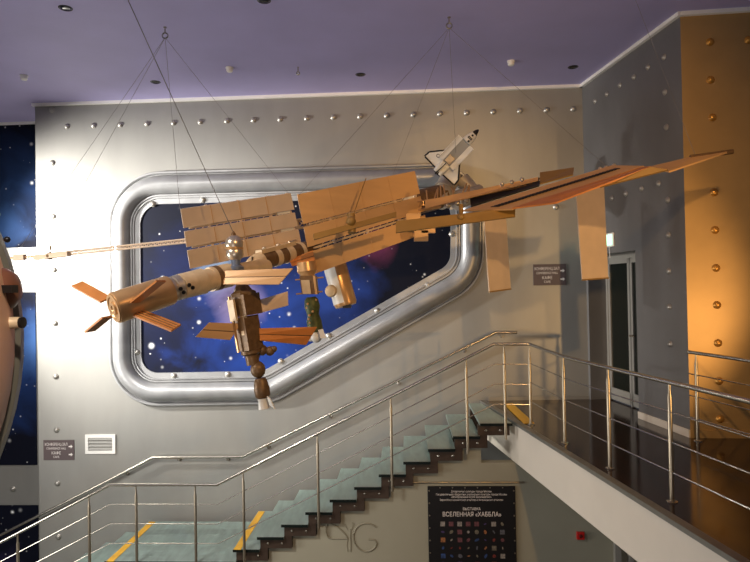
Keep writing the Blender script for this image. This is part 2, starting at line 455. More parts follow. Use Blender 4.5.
# top glass plate up to the gallery edge
def edge_at(back):                                      # gallery edge where it meets a line this far behind the near plane
    p = N0 - NW * back; d = MD; k = ((p - fl(Ea, 0)).dot(NW)) / d.dot(NW); q = fl(Ea, 0) + d * k
    return (q - N0).dot(E) - .06
b = MB(); b.slab([SP(sT, .012, -GT), SP(edge_at(.012), .012, -GT), SP(edge_at(FARB), FARB, -GT), SP(sT, FARB, -GT)], UP * GT)
tp = b.build('landing', m_glass, stair, smooth=False)
b = MB(); b.slab([SP(sT, 0, -GT), SP(edge_at(0), 0, -GT), SP(edge_at(0), .011, -GT), SP(sT, .011, -GT)], UP * GT)
b.build('tread_edge', m_gedge, tp, smooth=False)
# yellow tapes
for (s0, z) in ((LS0 + .03, LZ), (LS1 - RUN * .0 - .02 - RUN * .0, LZ + RISE)):
    s0 = s0 if z == LZ else sT - 10 * RUN - .02
    b = MB(); b.slab([SP(s0, 0.0, z + .001), SP(s0 + .1, 0.0, z + .001), SP(s0 + .1, FARB - .02, z + .001), SP(s0, FARB - .02, z + .001)], UP * .004)
    b.build('yellow_strip', m_yellow, stair, smooth=False)
# steel brackets under each tread and the stepped stringer
bolt_me = None
for side, name in ((.06, 'bracket'), (wdist * .62, 'bracket')):
    for k in range(0, 18):
        z = -k * RISE if k <= 11 else LZ - (k - 11) * RISE
        if k == 0: s0, s1 = sT - .02, edge_at(side) - .02
        elif k < 11: s0, s1 = sT - k * RUN, sT - (k - 1) * RUN + .1
        elif k == 11: s0, s1 = LS0 + .02, LS1 + .1
        else: s0, s1 = LS0 - (k - 11) * RUN, LS0 - (k - 12) * RUN + .1
        h = .135
        b = MB(); b.slab([SP(s0, side, z - GT - h), SP(s1, side, z - GT - h), SP(s1, side, z - GT), SP(s0, side, z - GT)], -NW * .08)
        if k not in (11,): b.slab([SP(s1 - .1, side + .001, z - GT - h), SP(s1, side + .001, z - GT - h), SP(s1, side + .001, z - GT + RISE - .0), SP(s1 - .1, side + .001, z - GT + RISE)], -NW * .078) if k > 0 else None
        br = b.build(name, m_bracket, stair, smooth=False)
        if side < .1:
            for f in (.25, .7):
                b = MB(); p = SP(s0 + (s1 - s0) * f, side, z - GT - h * .5); b.lathe(p, NW, [(0, .016), (.012, .016), (.02, .008), (.021, 0)], 10)
                b.build('bolt', m_steel, br)

# stepped wall under the stair, with its lower run below the gallery
WS = .13
prof = []
zt = lambda k: (-k * RISE if k <= 11 else LZ - (k - 11) * RISE) - GT - .15
sE = near_s(640, 470)
prof.append((sE, ZB)); prof.append((sE, -.55)); prof.append((sT + .02, -.55)); prof.append((sT + .02, zt(1))); prof.append((sT - RUN + .02, zt(1)))
for k in range(2, 11):
    prof.append((sT - (k - 1) * RUN + .02, zt(k))); prof.append((sT - k * RUN + .02, zt(k)))
prof.append((LS1, zt(11))); prof.append((LS0, zt(11)))
for k in range(1, 8):
    prof.append((LS0 - (k - 1) * RUN, zt(11 + k))); prof.append((LS0 - k * RUN, zt(11 + k)))
prof.append((LS0 - 7 * RUN, ZB))
b = MB(); b.slab([SP(s, WS, z) for s, z in prof], -NW * .12)
b.build('wall_stair', m_under, kind='structure', smooth=False)
def UW(px, py, off=0.): return hit(px, py, N0 - NW * (WS - off), NW)
# metal door frame low at the right under the gallery
b = MB()
for x0, x1 in ((613, 619), (627, 631)):
    p, q = UW(x0, 540), UW(x1, 540)
    b.slab([fl(p, ZB), fl(q, ZB), fl(q, -.53), fl(p, -.53)], NW * .08)
b.build('door_2', m_doorm, kind='structure', smooth=False)
p, q = UW(619, 540), UW(627, 540)

# picture rail, poster, emblem, alarm button
ra, rb = UW(413, 482.5, .01), UW(524, 482.5, .01)
b = MB(); b.cyl(ra, rb, .011, seg=10)
pr = tag(b.build('picture_rail', m_post), 'thin metal hanging rail above the black exhibition poster', 'rail')
pa, pb = UW(427.5, 486, .012), UW(515, 485, .012); pz0 = pa.z - 1.62
poster = thing('exhibition_poster', fl((pa + pb) / 2, pz0), 'black exhibition poster with white Cyrillic title and rows of tiny space pictures', 'poster')
pw = (pb - pa).dot(E); R0 = fl(pa, 0)
b = MB(); b.slab([fl(pa, pz0), fl(pa + E * pw, pz0), fl(pa + E * pw, pa.z), fl(pa, pa.z)], NW * .012); b.build('sheet', m_black, poster, smooth=False)
for k in range(10):
    for s_ in (.02, pw - .02):
        b = MB(); b.lathe(fl(pa + E * s_, pa.z - .06 - k * .165) + NW * .012, NW, [(0, .011), (.004, .01), (.005, 0)], 8); b.build('eyelet', m_post, poster)
for k in range(1, 7):
    b = MB(); b.lathe(fl(pa + E * (pw * k / 7), pa.z - .02) + NW * .012, NW, [(0, .009), (.004, .008), (.005, 0)], 8); b.build('eyelet', m_post, poster)
def pt(u, px_py): return fl(pa + E * (pw * u), hit(470, px_py, N0 - NW * (WS - .024), NW).z) + NW * .013
for ytxt, s_, body in ((491.5, .036, 'Департамент культуры города Москвы'), (494.5, .036, 'Государственное бюджетное учреждение культуры города Москвы'),
                      (497, .036, '«Мемориальный музей космонавтики»'), (500, .034, 'Европейское космическое агентство и Американское агентство')):
    text(body, s_, pt(.5, ytxt), E, UP, m_signtxt, poster, squeeze=.78)
text('ВЫСТАВКА', .05, pt(.5, 509), E, UP, m_signtxt, poster, squeeze=.85)
text('ВСЕЛЕННАЯ «ХАББЛА»', .083, pt(.5, 514.5), E, UP, m_signtxt, poster, squeeze=.82)
# printed grid of small sky pictures
cols = [(150, 60, 50), (190, 180, 170), (90, 70, 130), (60, 90, 150), (200, 130, 80), (150, 140, 120), (140, 84, 90), (120, 120, 130)]
cmats = [mat('print_%d' % i, tuple(x * .72 for x in c), 0, .5, .5, 60) for i, c in enumerate(cols)]
me = None
b = MB(); idx = []
for r in range(9):
    for c in range(8):
        u = .165 + c * .097; cen = pt(u, 524 + r * 7.75 if False else 524) - UP * (r * .106)
        n = 9; w = .017 + .018 * random.random(); a_ = random.random() * PI; sq = .35 + .65 * random.random()
        if random.random() < .22: w = .036; sq = 1; n = 4; a_ = PI / 4
        vs = []; b = MB()
        for k in range(n):
            t = 2 * PI * k / n + (PI / 4 if n == 4 else 0)
            x, y = math.cos(t) * w * (1.2 if n == 4 else 1), math.sin(t) * w * sq * (1.2 if n == 4 else 1)
            if n != 4: x, y = x * math.cos(a_) - y * math.sin(a_), x * math.sin(a_) + y * math.cos(a_)
            vs.append(b.bm.verts.new(cen + E * x + UP * y))
        b.face(vs); b.build('printed_picture', cmats[random.randrange(8)], poster, smooth=False)
# emblem: butterfly wing and a G
em = []
def up_(x, y): return UW(320 + x / 9.375, 510 + y / 9.375, .004)
def bez(p0, p1, p2, p3, n=10):
    return [tuple(p0[i] * (1 - t) ** 3 + 3 * p1[i] * t * (1 - t) ** 2 + 3 * p2[i] * t * t * (1 - t) + p3[i] * t ** 3 for i in (0, 1)) for t in [k / n for k in range(n + 1)]]
ec = up_(300, 270)
emb = thing('wall_emblem', ec, 'faint butterfly wing and letter G emblem on the wall under the stairs', 'emblem')
b = MB(); w1 = bez((262, 272), (230, 200), (140, 130), (75, 125)) + bez((75, 125), (50, 150), (50, 230), (80, 260))[1:] + bez((80, 260), (120, 275), (200, 268), (262, 268))[1:]
b.tube([up_(*p) for p in w1], .011, 6)
b.tube([up_(262, 272), up_(250, 330), up_(262, 390)], .005, 6); b.tube([up_(285, 180), up_(288, 390)], .008, 6)
b.build('wing', m_emb, emb)
b = MB()
for q in (((262, 190), (225, 140), (240, 128)), ((296, 190), (300, 115), (325, 125))):
    b.plate([up_(*p) for p in q], .006)
b.build('antenna', m_emb, emb)
b = MB(); gpts = bez((525, 160), (440, 90), (330, 130), (315, 230)) + bez((315, 230), (305, 330), (380, 400), (450, 388))[1:] + bez((450, 388), (530, 370), (550, 300), (510, 280))[1:] + [(455, 275)]
b.tube([up_(*p) for p in gpts], .011, 6); b.build('letter', m_emb, emb)
# alarm button
ap = UW(580, 535, .0)
al = thing('fire_alarm_button', ap, 'small red fire alarm call button on the wall under the gallery', 'alarm button')
b = MB(); b.box(ap + NW * .02, E * .05, NW * .02, UP * .05); b.build('housing', m_red, al, bevel=.006)
b = MB(); b.lathe(ap + NW * .04, NW, [(0, .024), (.006, .024), (.008, .02), (.008, 0)], 14); b.build('push_button', mat('alarm_button_dark', (96, 14, 14), 0, .4), al)

# ------------------------------------------------------------------ railings
def railing(name, label, runs, posts, post_h, group=None, hr=.021, mids=(.25, .5, .75), rr=.007, post_r=.019):
    """runs: list of polylines at foot level; posts: (foot point, drop)"""
    base = posts[0][0]
    t = thing(name, base, label, 'railing', group)
    for r in runs:
        b = MB(); b.tube([p + UP * post_h for p in r], hr, 12); b.build('handrail', m_steel, t)
    for r in runs:
        for h in mids:
            b = MB(); b.tube([p + UP * h * post_h for p in r], rr, 8); b.build('rail', m_steel, t)
    for p, drop in posts:
        b = MB(); b.lathe(p - UP * drop, UP, [(0, post_r), (drop + post_h - .12, post_r), (drop + post_h - .09, post_r * .6), (drop + post_h, post_r * .5)], 12)
        po = b.build('post', m_post, t)
        if drop < .02:
            b = MB(); b.lathe(p, UP, [(0, .045), (.008, .045), (.014, .028), (.02, .028)], 14); b.build('base_flange', m_steel, po)
    return t
RN = -.035                                             # railing stands just outside the glass edge
def rp(s, z): return SP(s, RN, z)
RH = 1.045
sC0 = near_s(495, 423)
sl = RISE / RUN
# foot polyline following the nosing
def nose(s):                                           # foot level at s
    if s >= sC0: return 0.
    if s >= sL1: return -(sC0 - s) * (1.83 / (sC0 - sL1))
    if s >= sL0: return LZ
    return LZ - (sL0 - s) * sl
sL1 = near_s(219, 560); sL0 = near_s(112, 560)
def sp_(px, py): return near_s(px, py)
ptop = hitz(531, 425, 0)
line = [rp(sL0 - 2.4, nose(sL0 - 2.4)), rp(sL0, LZ), rp(sL1, LZ), rp(sC0, 0), fl(ptop, 0)]
pst = []
for px, py in ((505, 420), (467, 425), (392, 470), (319, 510), (245, 545), (197, 560), (138, 560), (91, 560), (20, 600)):
    s = sp_(px, py); pst.append((rp(s, nose(s) - .02), .18))
railing('stair_railing', 'steel stair railing on the open side of the glass steps', [line], pst, RH)
# gallery edge railing
gp = [hitz(531, 425, 0), hitz(565, 443, 0), hitz(610, 468.5, 0), hitz(672, 502, 0)]
g_last = gp[-1] + (gp[-1] - gp[0]).normalized() * 2.6
g_in = [gp[0] + UP * .06] + gp[1:] + [g_last]
railing('gallery_railing', 'long steel railing along the open edge of the dark gallery floor', [g_in], [(g, .0) for g in gp] + [(gp[-1] + (gp[-1] - gp[0]).normalized() * 1.7, 0)], .985)
# short railing before the gold wall
q0 = hitz(698, 441, 0); qd = V((.19, -.98, 0)).normalized()
railing('gallery_railing', 'short steel railing in front of the gold wall at far right', [[q0 - qd * .12, q0 + qd * 2.2]], [(q0, 0), (q0 + qd * 1.1, 0), (q0 + qd * 2.1, 0)], 1.0)
# wall handrail
hw = [W(-60, 566, .1), W(153, 457.5, .1), W(242, 457, .1), W(496, 332.5, .1), W(517, 332.5, .1)]
wh = thing('wall_handrail', hw[1], 'steel handrail fixed to the silver wall above the stairs', 'handrail')
b = MB(); b.tube(hw, .021, 12); b.build('handrail', m_steel, wh)
for f in ((1, .28, 0), (1, .83, 0), (2, .1, 2), (2, .35, 2), (2, .62, 2), (2, .88, 2), (0, .87, 0), (3, .3, 3)):
    i, t, _ = f; p = hw[i] + (hw[min(i + 1, 4)] - hw[i]) * t
    b = MB(); b.tube([p, p - UP * .05, p - UP * .06 - NW * .095], .008, 8); b.lathe(p - UP * .06 - NW * .1, NW, [(0, .03), (.008, .03), (.01, 0)], 12)
    b.build('bracket', m_steel, wh)

# ------------------------------------------------------------------ signs, vent, exit sign
def way_sign(px0, py0, px1, py1, label):
    a = W(px0, py1); w_ = (W(px1, py1) - a).dot(E); z1 = W(px0, py0).z; h_ = z1 - a.z
    t = thing('direction_sign', fl(a + E * w_ / 2, a.z), label, 'sign')
    b = MB(); b.slab([a, a + E * w_, a + E * w_ + UP * h_, a + UP * h_], NW * .012); b.build('plate', m_sign, t, smooth=False)
    o_ = lambda u, v: a + E * (w_ * u) + UP * (h_ * v) + NW * .014
    text('КОНФЕРЕНЦ-ЗАЛ', h_ * .2, o_(.42, .78), E, UP, m_signtxt, t, squeeze=.68, depth=.0006)
    text('CONFERENCE HALL', h_ * .15, o_(.42, .58), E, UP, m_signtxt, t, squeeze=.75, depth=.0006)
    text('КАФЕ', h_ * .2, o_(.42, .35), E, UP, m_signtxt, t, squeeze=.9, depth=.0006)
    text('CAFE', h_ * .15, o_(.42, .16), E, UP, m_signtxt, t, squeeze=.9, depth=.0006)
    for v in (.68, .28):
        b = MB(); c = o_(.9, v)
        b.slab([c + E * x * h_ * .1 + UP * y * h_ * .1 for x, y in ((-1.1, -.3), (0, -.3), (0, -.9), (1, 0), (0, .9), (0, .3), (-1.1, .3))], NW * .002)
        b.build('arrow', m_signtxt, t, smooth=False)
way_sign(44, 440, 74.5, 460, 'brown direction sign left of the white wall vent')
way_sign(533.5, 264.5, 566, 285.5, 'brown direction sign on the warm-lit wall left of the door')
va = W(86, 453.5); vw = (W(116, 453.5) - va).dot(E); vh = W(86, 434.5).z - va.z
vent = thing('wall_vent', fl(va + E * vw / 2, va.z), 'white rectangular ventilation grille low on the silver wall', 'vent')
b = MB(); t_ = .05
for x0, x1, y0, y1 in ((0, vw, 0, t_), (0, vw, vh - t_, vh), (0, t_, t_, vh - t_), (vw - t_, vw, t_, vh - t_)):
    b.slab([va + E * x0 + UP * y0, va + E * x1 + UP * y0, va + E * x1 + UP * y1, va + E * x0 + UP * y1], NW * .025)
b.build('frame', m_white, vent, smooth=False)
b = MB(); b.slab([va + E * t_ + UP * t_, va + E * (vw - t_) + UP * t_, va + E * (vw - t_) + UP * (vh - t_), va + E * t_ + UP * (vh - t_)], NW * .004); b.build('backing', m_doorm, vent, smooth=False)
for k in range(4):
    z = t_ + (vh - 2 * t_) * (k + .5) / 4
    b = MB(); b.box(va + E * vw / 2 + UP * z + NW * .012, E * (vw / 2 - t_), NW * .008 + UP * .004, UP * .016 - NW * .004); b.build('slat', m_silver, vent, smooth=False)
xa = GW(607.5, 240.5); xw = (GW(613, 240) - GW(599, 240)).dot(G) / 2
ex = thing('exit_sign', xa, 'small lit green and white exit sign above the grey door', 'sign')
b = MB(); b.box(xa + NG * .012, G * xw, NG * .012, UP * .1); b.build('housing', m_white, ex, bevel=.008)
b = MB(); b.box(xa + NG * .026, G * (xw - .03), NG * .003, UP * .075); b.build('lit_panel', m_exit, ex, smooth=False)
b = MB(); b.cyl(xa - UP * .1 + NG * .03 + G * .1, xa - UP * .26 + NG * .02 + G * .1, .006, seg=8); b.build('cord', m_white, ex)

# ------------------------------------------------------------------ ceiling fittings
def cz(px, py): return hitz(px, py, ZC)
for i, (px, py, lab) in enumerate(((24, 75.5, 'white smoke detector on the purple ceiling above the left wall end'), (229.5, 67.5, 'white smoke detector on the ceiling above the left part of the porthole'), (511, 61, 'white smoke detector on the ceiling above the shuttle model'))):
    p = cz(px, py); t = thing('smoke_detector', p, lab, 'smoke detector', 'smoke detectors on the ceiling')
    b = MB(); b.lathe(p, -UP, [(0, .055), (.015, .055), (.02, .048)], 18); b.build('base', m_white, t)
    b = MB(); b.lathe(p - UP * .02, -UP, [(0, .046), (.03, .046), (.045, .034), (.05, 0)], 18); b.build('cap', m_white, t)
dl = ((65.5, 8, 'black recessed ceiling light nearest the top left corner'), (155.5, 82, 'black recessed ceiling light just above the silver wall at left'), (264, .5, 'black recessed ceiling light at the top edge, left of centre'),
      (360.5, 74.5, 'black recessed ceiling light above the middle of the porthole'), (573, 67, 'black recessed ceiling light near the corner of the grey wall'))
for px, py, lab in dl:
    p = cz(px, py) + UP * .003; t = thing('recessed_ceiling_light', p, lab, 'ceiling light', 'recessed ceiling lights')
    b = MB(); b.lathe(p, -UP, [(0, .075), (.006, .075), (.012, .062), (.002, .06)], 20); b.build('rim', m_dark, t)
    b = MB(); b.lathe(p - UP * .001, -UP, [(0, .06), (.005, .05), (.007, 0)], 18); b.build('lens', m_doorg, t)
hooks = {}
for nm, px, py, lab in (('h1', 165, 27, 'steel ceiling hook holding the cables of the left truss end'), ('h2', 449, 17, 'steel ceiling hook holding the cables above the tan radiators'), ('h3', 298, 67, 'small bare hook on the ceiling above the porthole middle')):
    p = cz(px, py); t = thing('ceiling_hook', p, lab, 'hook', 'ceiling hooks'); s = .4 if nm == 'h3' else .65
    b = MB(); b.lathe(p, -UP, [(0, .03 * s), (.01, .03 * s), (.012, .01), (.07, .01)], 12); b.build('bolt', m_steel, t)
    b = MB(); rr_ = .05 * s; b.tube([p - UP * (.07 + rr_) + V((1, 0, 0)) * (rr_ * math.sin(2 * PI * k / 16)) + UP * (rr_ * math.cos(2 * PI * k / 16)) for k in range(17)], .009, 8); b.build('ring', m_steel, t)
    hooks[nm] = p - UP * (.07 + 2 * rr_ - .008)

# ------------------------------------------------------------------ space station model
def R_(px, D): return px * D / F
st = thing('space_station_model', P(310, 262, 6.4), 'huge tan space station model hanging on wires before the porthole', 'space station model')
def pcyl(mb, a, b_, ra, rb=None, seg=20):
    """a, b_: (px, py, depth); radii in photo pixels"""
    return mb.cyl(P(*a), P(*b_), R_(ra, a[2]), R_(ra if rb is None else rb, b_[2]), seg)
def pplate(mb, pts, th=.014): return mb.plate([P(*p) for p in pts], th)
def part(mb, name, m, parent=st, smooth=True): return mb.build(name, m, parent, smooth)

# cargo ship at the left end
A0, A1 = P(114.5, 308, 4.97), P(170, 290, 5.29); ax = (A1 - A0).normalized(); LA = (A1 - A0).length; ra = R_(16, 5.05)
b = MB(); b.lathe(A0, ax, [(0, ra * .55), (.0, ra * .97), (.015, ra), (LA * .97, ra * .98), (LA, ra * .94)], 32)
cargo = part(b, 'cargo_ship', m_copper)
b = MB(); b.lathe(A0, -ax, [(-.005, ra * .92), (.012, ra * .9), (.012, ra * .72), (.003, ra * .68), (.003, ra * .45), (.02, ra * .42), (.02, ra * .2), (.01, ra * .16), (.01, 0)], 32)
part(b, 'docking_ring', m_copper, cargo)
b = MB(); b.lathe(A0 + ax * LA, ax, [(0, ra * .86), (.03, ra * .84), (.04, ra * .72), (.05, ra * .84), (.1, ra * .84), (.11, ra * .78)], 28); part(b, 'steel_collar', m_chrome, cargo)
B0 = A0 + ax * (LA + .1); B1 = P(212, 279, 5.6)
b = MB(); LB = (B1 - B0).length
b.lathe(B0, B1 - B0, [(0, ra * .85), (LB * .7, ra * .88), (LB * .72, ra * .8), (LB, ra * .74)], 28); hull2 = part(b, 'cargo_ship_nose', m_cream)
for (px, py) in ((183, 289), (197, 284), (205, 291), (190, 296)):
    p = P(px, py, 5.2); q = B0 + (B1 - B0).normalized() * (p - B0).dot((B1 - B0).normalized()); d = (p - q).normalized()
    b = MB(); b.lathe(q + d * ra * .86, d, [(0, .018), (.01, .018), (.012, .012), (.012, 0)], 12); part(b, 'thruster_port', m_dark, hull2)
def fin(p, q, w, m, dd=(0, 0, 1)):
    p, q = V(p), V(q); d = (q - p).normalized(); wv = ax if abs(d.dot(ax)) < .9 else UP
    wv = (wv - d * wv.dot(d)).normalized(); n = d.cross(wv)
    b = MB(); b.box((p + q) / 2, (q - p) / 2, wv * w / 2, n * .008); f = part(b, 'cargo_fin', m)
    b = MB()
    for k in (-.25, .0, .25): b.box((p + q) / 2 + wv * w * k + n * .009, (q - p) / 2 * .98, wv * .003, n * .002)
    part(b, 'fin_seam', m_brown, f)
fin(P(106, 300, 5.15), P(77, 284, 5.35), .11, m_orange)
fin(P(107, 317, 5.1), P(90, 331, 5.2), .11, m_orange)
fin(P(135, 302, 4.93), P(161, 281, 4.83), .11, m_orange)
fin(P(138, 313, 5.0), P(176, 328, 4.85), .11, m_orange)

# service module
b = MB(); S0, S1 = P(210, 279.5, 5.6), P(268, 266, 6.15); sx = (S1 - S0).normalized(); LS = (S1 - S0).length; rs = R_(11.5, 5.7)
b.lathe(S0, S1 - S0, [(0, rs * 1.05), (LS * .3, rs * 1.05), (LS * .4, rs * .85), (LS * .9, rs * .8), (LS, rs * .6)], 28); serv = part(b, 'service_module', m_cream)
b = MB(); b.lathe(S0 + sx * .04, sx, [(0, rs * 1.08), (.05, rs * 1.08)], 28); part(b, 'blanket_band', m_brown, serv)
b = MB(); b.lathe(S0 + sx * .3, sx, [(0, rs * 1.0), (.03, rs * 1.0)], 28); part(b, 'blanket_band', m_brown, serv)
# its tan solar arrays, two long strips each
def split_panel(c4, m, name='solar_panel', th=.012, gap=.06, parent=st, seam=m_brown):
    """c4: corners a,b (top edge) c,d (bottom edge) with depth; split along its length"""
    a, b1, c, d = [P(*q) for q in c4]
    mb = MB(); k = .5 - gap / 2
    mb.plate([a, b1, b1.lerp(c, k), a.lerp(d, k)], th); mb.plate([a.lerp(d, 1 - k), b1.lerp(c, 1 - k), c, d], th)
    o = part(mb, name, m, parent, False)
    mb = MB(); mb.plate([a.lerp(d, k - .01), b1.lerp(c, k - .01), b1.lerp(c, 1 - k + .01), a.lerp(d, 1 - k + .01)], th * .5)
    part(mb, 'panel_spar', seam, o, False); return o
split_panel(((224, 271, 5.62), (293, 268.5, 5.5), (279, 284.5, 5.45), (223, 284.5, 5.57)), m_tan)
split_panel(((289, 260, 6.5), (313, 250.5, 6.6), (315, 262, 6.55), (292, 266, 6.45)), m_orange)
# ball shaped docking compartment over it
b = MB(); b.ball(P(234, 244, 5.75), R_(9, 5.75), 24); dock = part(b, 'docking_sphere', m_chrome)
b = MB(); b.lathe(P(235, 253, 5.75), UP, [(-R_(7, 5.75), R_(5, 5.75)), (-R_(3, 5.75), R_(8.4, 5.75)), (R_(2, 5.75), R_(8.6, 5.75)), (R_(5, 5.75), R_(7, 5.75))], 24); part(b, 'lower_sphere', m_chrome, dock)
b = MB(); b.lathe(P(234, 248.5, 5.75), UP, [(-.01, R_(9.2, 5.75)), (.01, R_(9.2, 5.75))], 24); part(b, 'sphere_band', m_copper, dock)
b = MB(); b.lathe(P(236, 270, 5.75), UP, [(0, R_(8, 5.75)), (R_(3, 5.75), R_(8, 5.75)), (R_(5, 5.75), R_(4.5, 5.75)), (R_(12, 5.75), R_(4.5, 5.75))], 20); part(b, 'neck', mat('blue_steel', (120, 130, 150), .5, .35), dock)
b = MB(); b.lathe(P(233.5, 236, 5.75), UP, [(0, R_(3, 5.75)), (R_(3, 5.75), R_(2, 5.75)), (R_(5, 5.75), .004)], 12); part(b, 'top_fitting', m_brown, dock)

# cargo block with white nose
Z0, Z1 = P(248, 265, 6.1), P(318, 246, 6.9); zx = (Z1 - Z0).normalized(); LZm = (Z1 - Z0).length; rz = R_(9, 6.3)
b = MB(); b.lathe(Z0, Z1 - Z0, [(.0, rz * .45), (.06, rz * .8), (.14, rz * 1.02), (.18, rz)], 26); part(b, 'white_nose_cone', m_cream)
b = MB(); b.lathe(Z0 + zx * .18, zx, [(0, rz * .95), (LZm - .18, rz * .95)], 26); zar = part(b, 'cargo_block', m_brown)
for o_, l_ in ((.17, .07), (.34, .09), (.55, .05)):
    b = MB(); b.lathe(Z0 + zx * (.18 + o_), zx, [(0, rz * 1.0), (l_, rz * 1.0)], 26); part(b, 'white_band', m_cream, zar)
up_ax = (UP - zx * UP.dot(zx)).normalized()
b = MB(); b.box(Z0 + zx * .42 + up_ax * rz * 1.05, zx * .25, zx.cross(up_ax) * .05, up_ax * .02); part(b, 'equipment_box', m_cream, zar)
for f_ in (.25, .45, .62):
    b = MB(); b.ball(Z0 + zx * f_ + up_ax * rz * 1.25, .025, 12); part(b, 'antenna_ball', m_chrome, zar)
b = MB(); b.cyl(Z0 + zx * .3 + up_ax * rz, Z0 + zx * .75 + up_ax * rz * 1.4, .008, seg=8); part(b, 'handrail', m_chrome, zar)
# slots on the nose
for s_ in (-1, 1):
    d = (NW * .8 + UP * .35 * s_ + zx * -.2).normalized()
    b = MB(); b.box(Z0 + zx * .1 + d * rz * .92, UP * .03, zx * .008, d * .012); part(b, 'nose_slot', m_dark, zar)

# downward science module with its capsule
dn = (P(252, 350, 5.7) - P(242, 290, 5.7)).normalized(); rt = V((.8, -.6, 0)); rt = (rt - dn * rt.dot(dn)).normalized(); fr = rt.cross(dn)
if fr.y > 0: fr = -fr
cen = lambda px, py: P(px, py, 5.7)
b = MB(); b.box(cen(246, 305), rt * .1, fr * .1, dn * .1); b.box(cen(247.5, 333), rt * .09, fr * .09, dn * .16); sci = part(b, 'science_module', m_brown, smooth=False)
b = MB(); b.lathe(cen(243.5, 296), -dn, [(0, .12), (.03, .125), (.05, .09), (.1, .06)], 8); part(b, 'top_adapter', m_brown, sci, False)
b = MB(); b.lathe(cen(240.5, 289), -dn, [(-.02, .035), (.02, .045), (.06, .03)], 12); part(b, 'port', m_chrome, sci)
for px, py, hw_, hh in ((242, 309, .042, .1), (252, 312, .036, .045), (256, 330, .012, .07), (253, 331, .02, .02)):
    b = MB(); b.box(cen(px, py) + fr * .115, rt * hw_, fr * .012, dn * hh); part(b, 'white_panel', m_cream, sci, False)
b = MB(); b.box(cen(244, 333) + fr * .1, rt * .006, fr * .01, dn * .17); b.box(cen(239, 306) + fr * .1, rt * .006, fr * .01, dn * .1); part(b, 'conduit', m_copper, sci, False)
split_panel(((209, 322.5, 5.55), (241, 323.5, 5.65), (230, 340, 5.62), (195.5, 337, 5.5)), m_tan)
split_panel(((259, 328.5, 5.7), (317, 327, 6.0), (306, 345, 5.95), (260, 340.5, 5.66)), m_orange)
b = MB(); pplate(b, ((259, 300, 5.75), (287.5, 291.5, 5.95), (288, 305.5, 5.93), (260, 313, 5.72))); part(b, 'upper_panel', m_tanpale, smooth=False)
# capsule below: collar, ball, body, white cup, flap
b = MB(); b.lathe(cen(250.5, 348), dn, [(0, .07), (.02, .095), (.05, .095), (.07, .065), (.16, .06)], 20); soy = part(b, 'crew_capsule', m_brown)
b = MB(); b.ball(cen(258, 369.5), R_(7.5, 5.7), 20, 1.15, dn); part(b, 'orbital_ball', m_brown, soy)
b = MB(); b.lathe(cen(260, 378), dn, [(0, .045), (.02, .06), (.1, .075), (.17, .072), (.19, .055)], 20); part(b, 'descent_body', m_brown, soy)
b = MB(); b.lathe(cen(262.5, 398), dn, [(0, .05), (.03, .045), (.1, .055), (.1, 0)], 18); part(b, 'engine_skirt', m_shut, soy)
b = MB(); pplate(b, ((267, 396, 5.65), (270.5, 399, 5.62), (275, 409, 5.62), (270, 405, 5.65)), .01); part(b, 'white_flap', m_shut, soy, False)
for px, py, r_ in ((262, 350, 7), (270, 351, 6), (274, 349, 4), (249, 354, 6), (256, 356, 5)):
    b = MB(); b.ball(P(px, py, 5.75), R_(r_ * .8, 5.75), 14); part(b, 'dock_cluster', m_brown, soy)
b = MB(); b.cyl(P(252, 352, 5.75), P(275, 348.5, 5.8), R_(2.6, 5.75), seg=10); part(b, 'dock_arm', m_copper, soy)

# second capsule, green, further along
b = MB(); c6 = lambda x, y: P(x, y, 6.5)
d2 = (c6(318, 340) - c6(308, 262)).normalized()
b.lathe(c6(306, 262), d2, [(0, .1), (.1, .11), (.14, .08), (.2, .08)], 18); nod = part(b, 'docking_node', m_copper)
b = MB(); rt2 = V((1, 0, 0)); fr2 = V((0, -1, 0))
b.box(c6(309.5, 285), rt2 * .085, fr2 * .085, d2 * .1); part(b, 'node_box', m_brown, nod, False)
b = MB(); b.box(c6(307, 287) + fr2 * .09, rt2 * .045, fr2 * .012, d2 * .075); part(b, 'white_panel', m_cream, nod, False)
b = MB(); b.box(c6(316, 285) + fr2 * .09, rt2 * .012, fr2 * .012, d2 * .1); part(b, 'tan_strip', m_tan, nod, False)
for y_, w_ in ((279, 14), (293, 13)):
    b = MB(); b.cyl(c6(310 - w_, y_ + 1) + fr2 * .07, c6(310 + w_, y_ - 1.5) + fr2 * .07, .008, seg=8); part(b, 'antenna_bar', m_copper, nod)
L2 = (c6(317, 332) - c6(311, 297)).length
b = MB(); b.lathe(c6(311, 297), d2, [(0, .05), (.03, .075), (.11, .085), (.16, .07), (.2, .065), (.26, .08), (L2 - .03, .085), (L2, .06)], 20); gr = part(b, 'green_crew_capsule', m_green)
b = MB()
for k in range(9):
    a_ = random.uniform(-1, 1); p = c6(311 + 5.5 * k / 8, 300 + 30 * k / 8) + V((math.sin(a_), -math.cos(a_), 0)) * .078
    b.ball(p, .014, 8)
part(b, 'fitting', m_tan, gr)
b = MB(); b.ball(c6(316.5, 336.5) + fr2 * .02, R_(6, 6.5), 18); b.ball(c6(311, 337.5), R_(4, 6.5), 14); part(b, 'white_ball', m_shut, gr)
b = MB(); pplate(b, ((318, 330, 6.4), (323, 329, 6.4), (326, 338, 6.38), (320.5, 338.5, 6.38)), .01); part(b, 'white_flap', m_shut, gr, False)

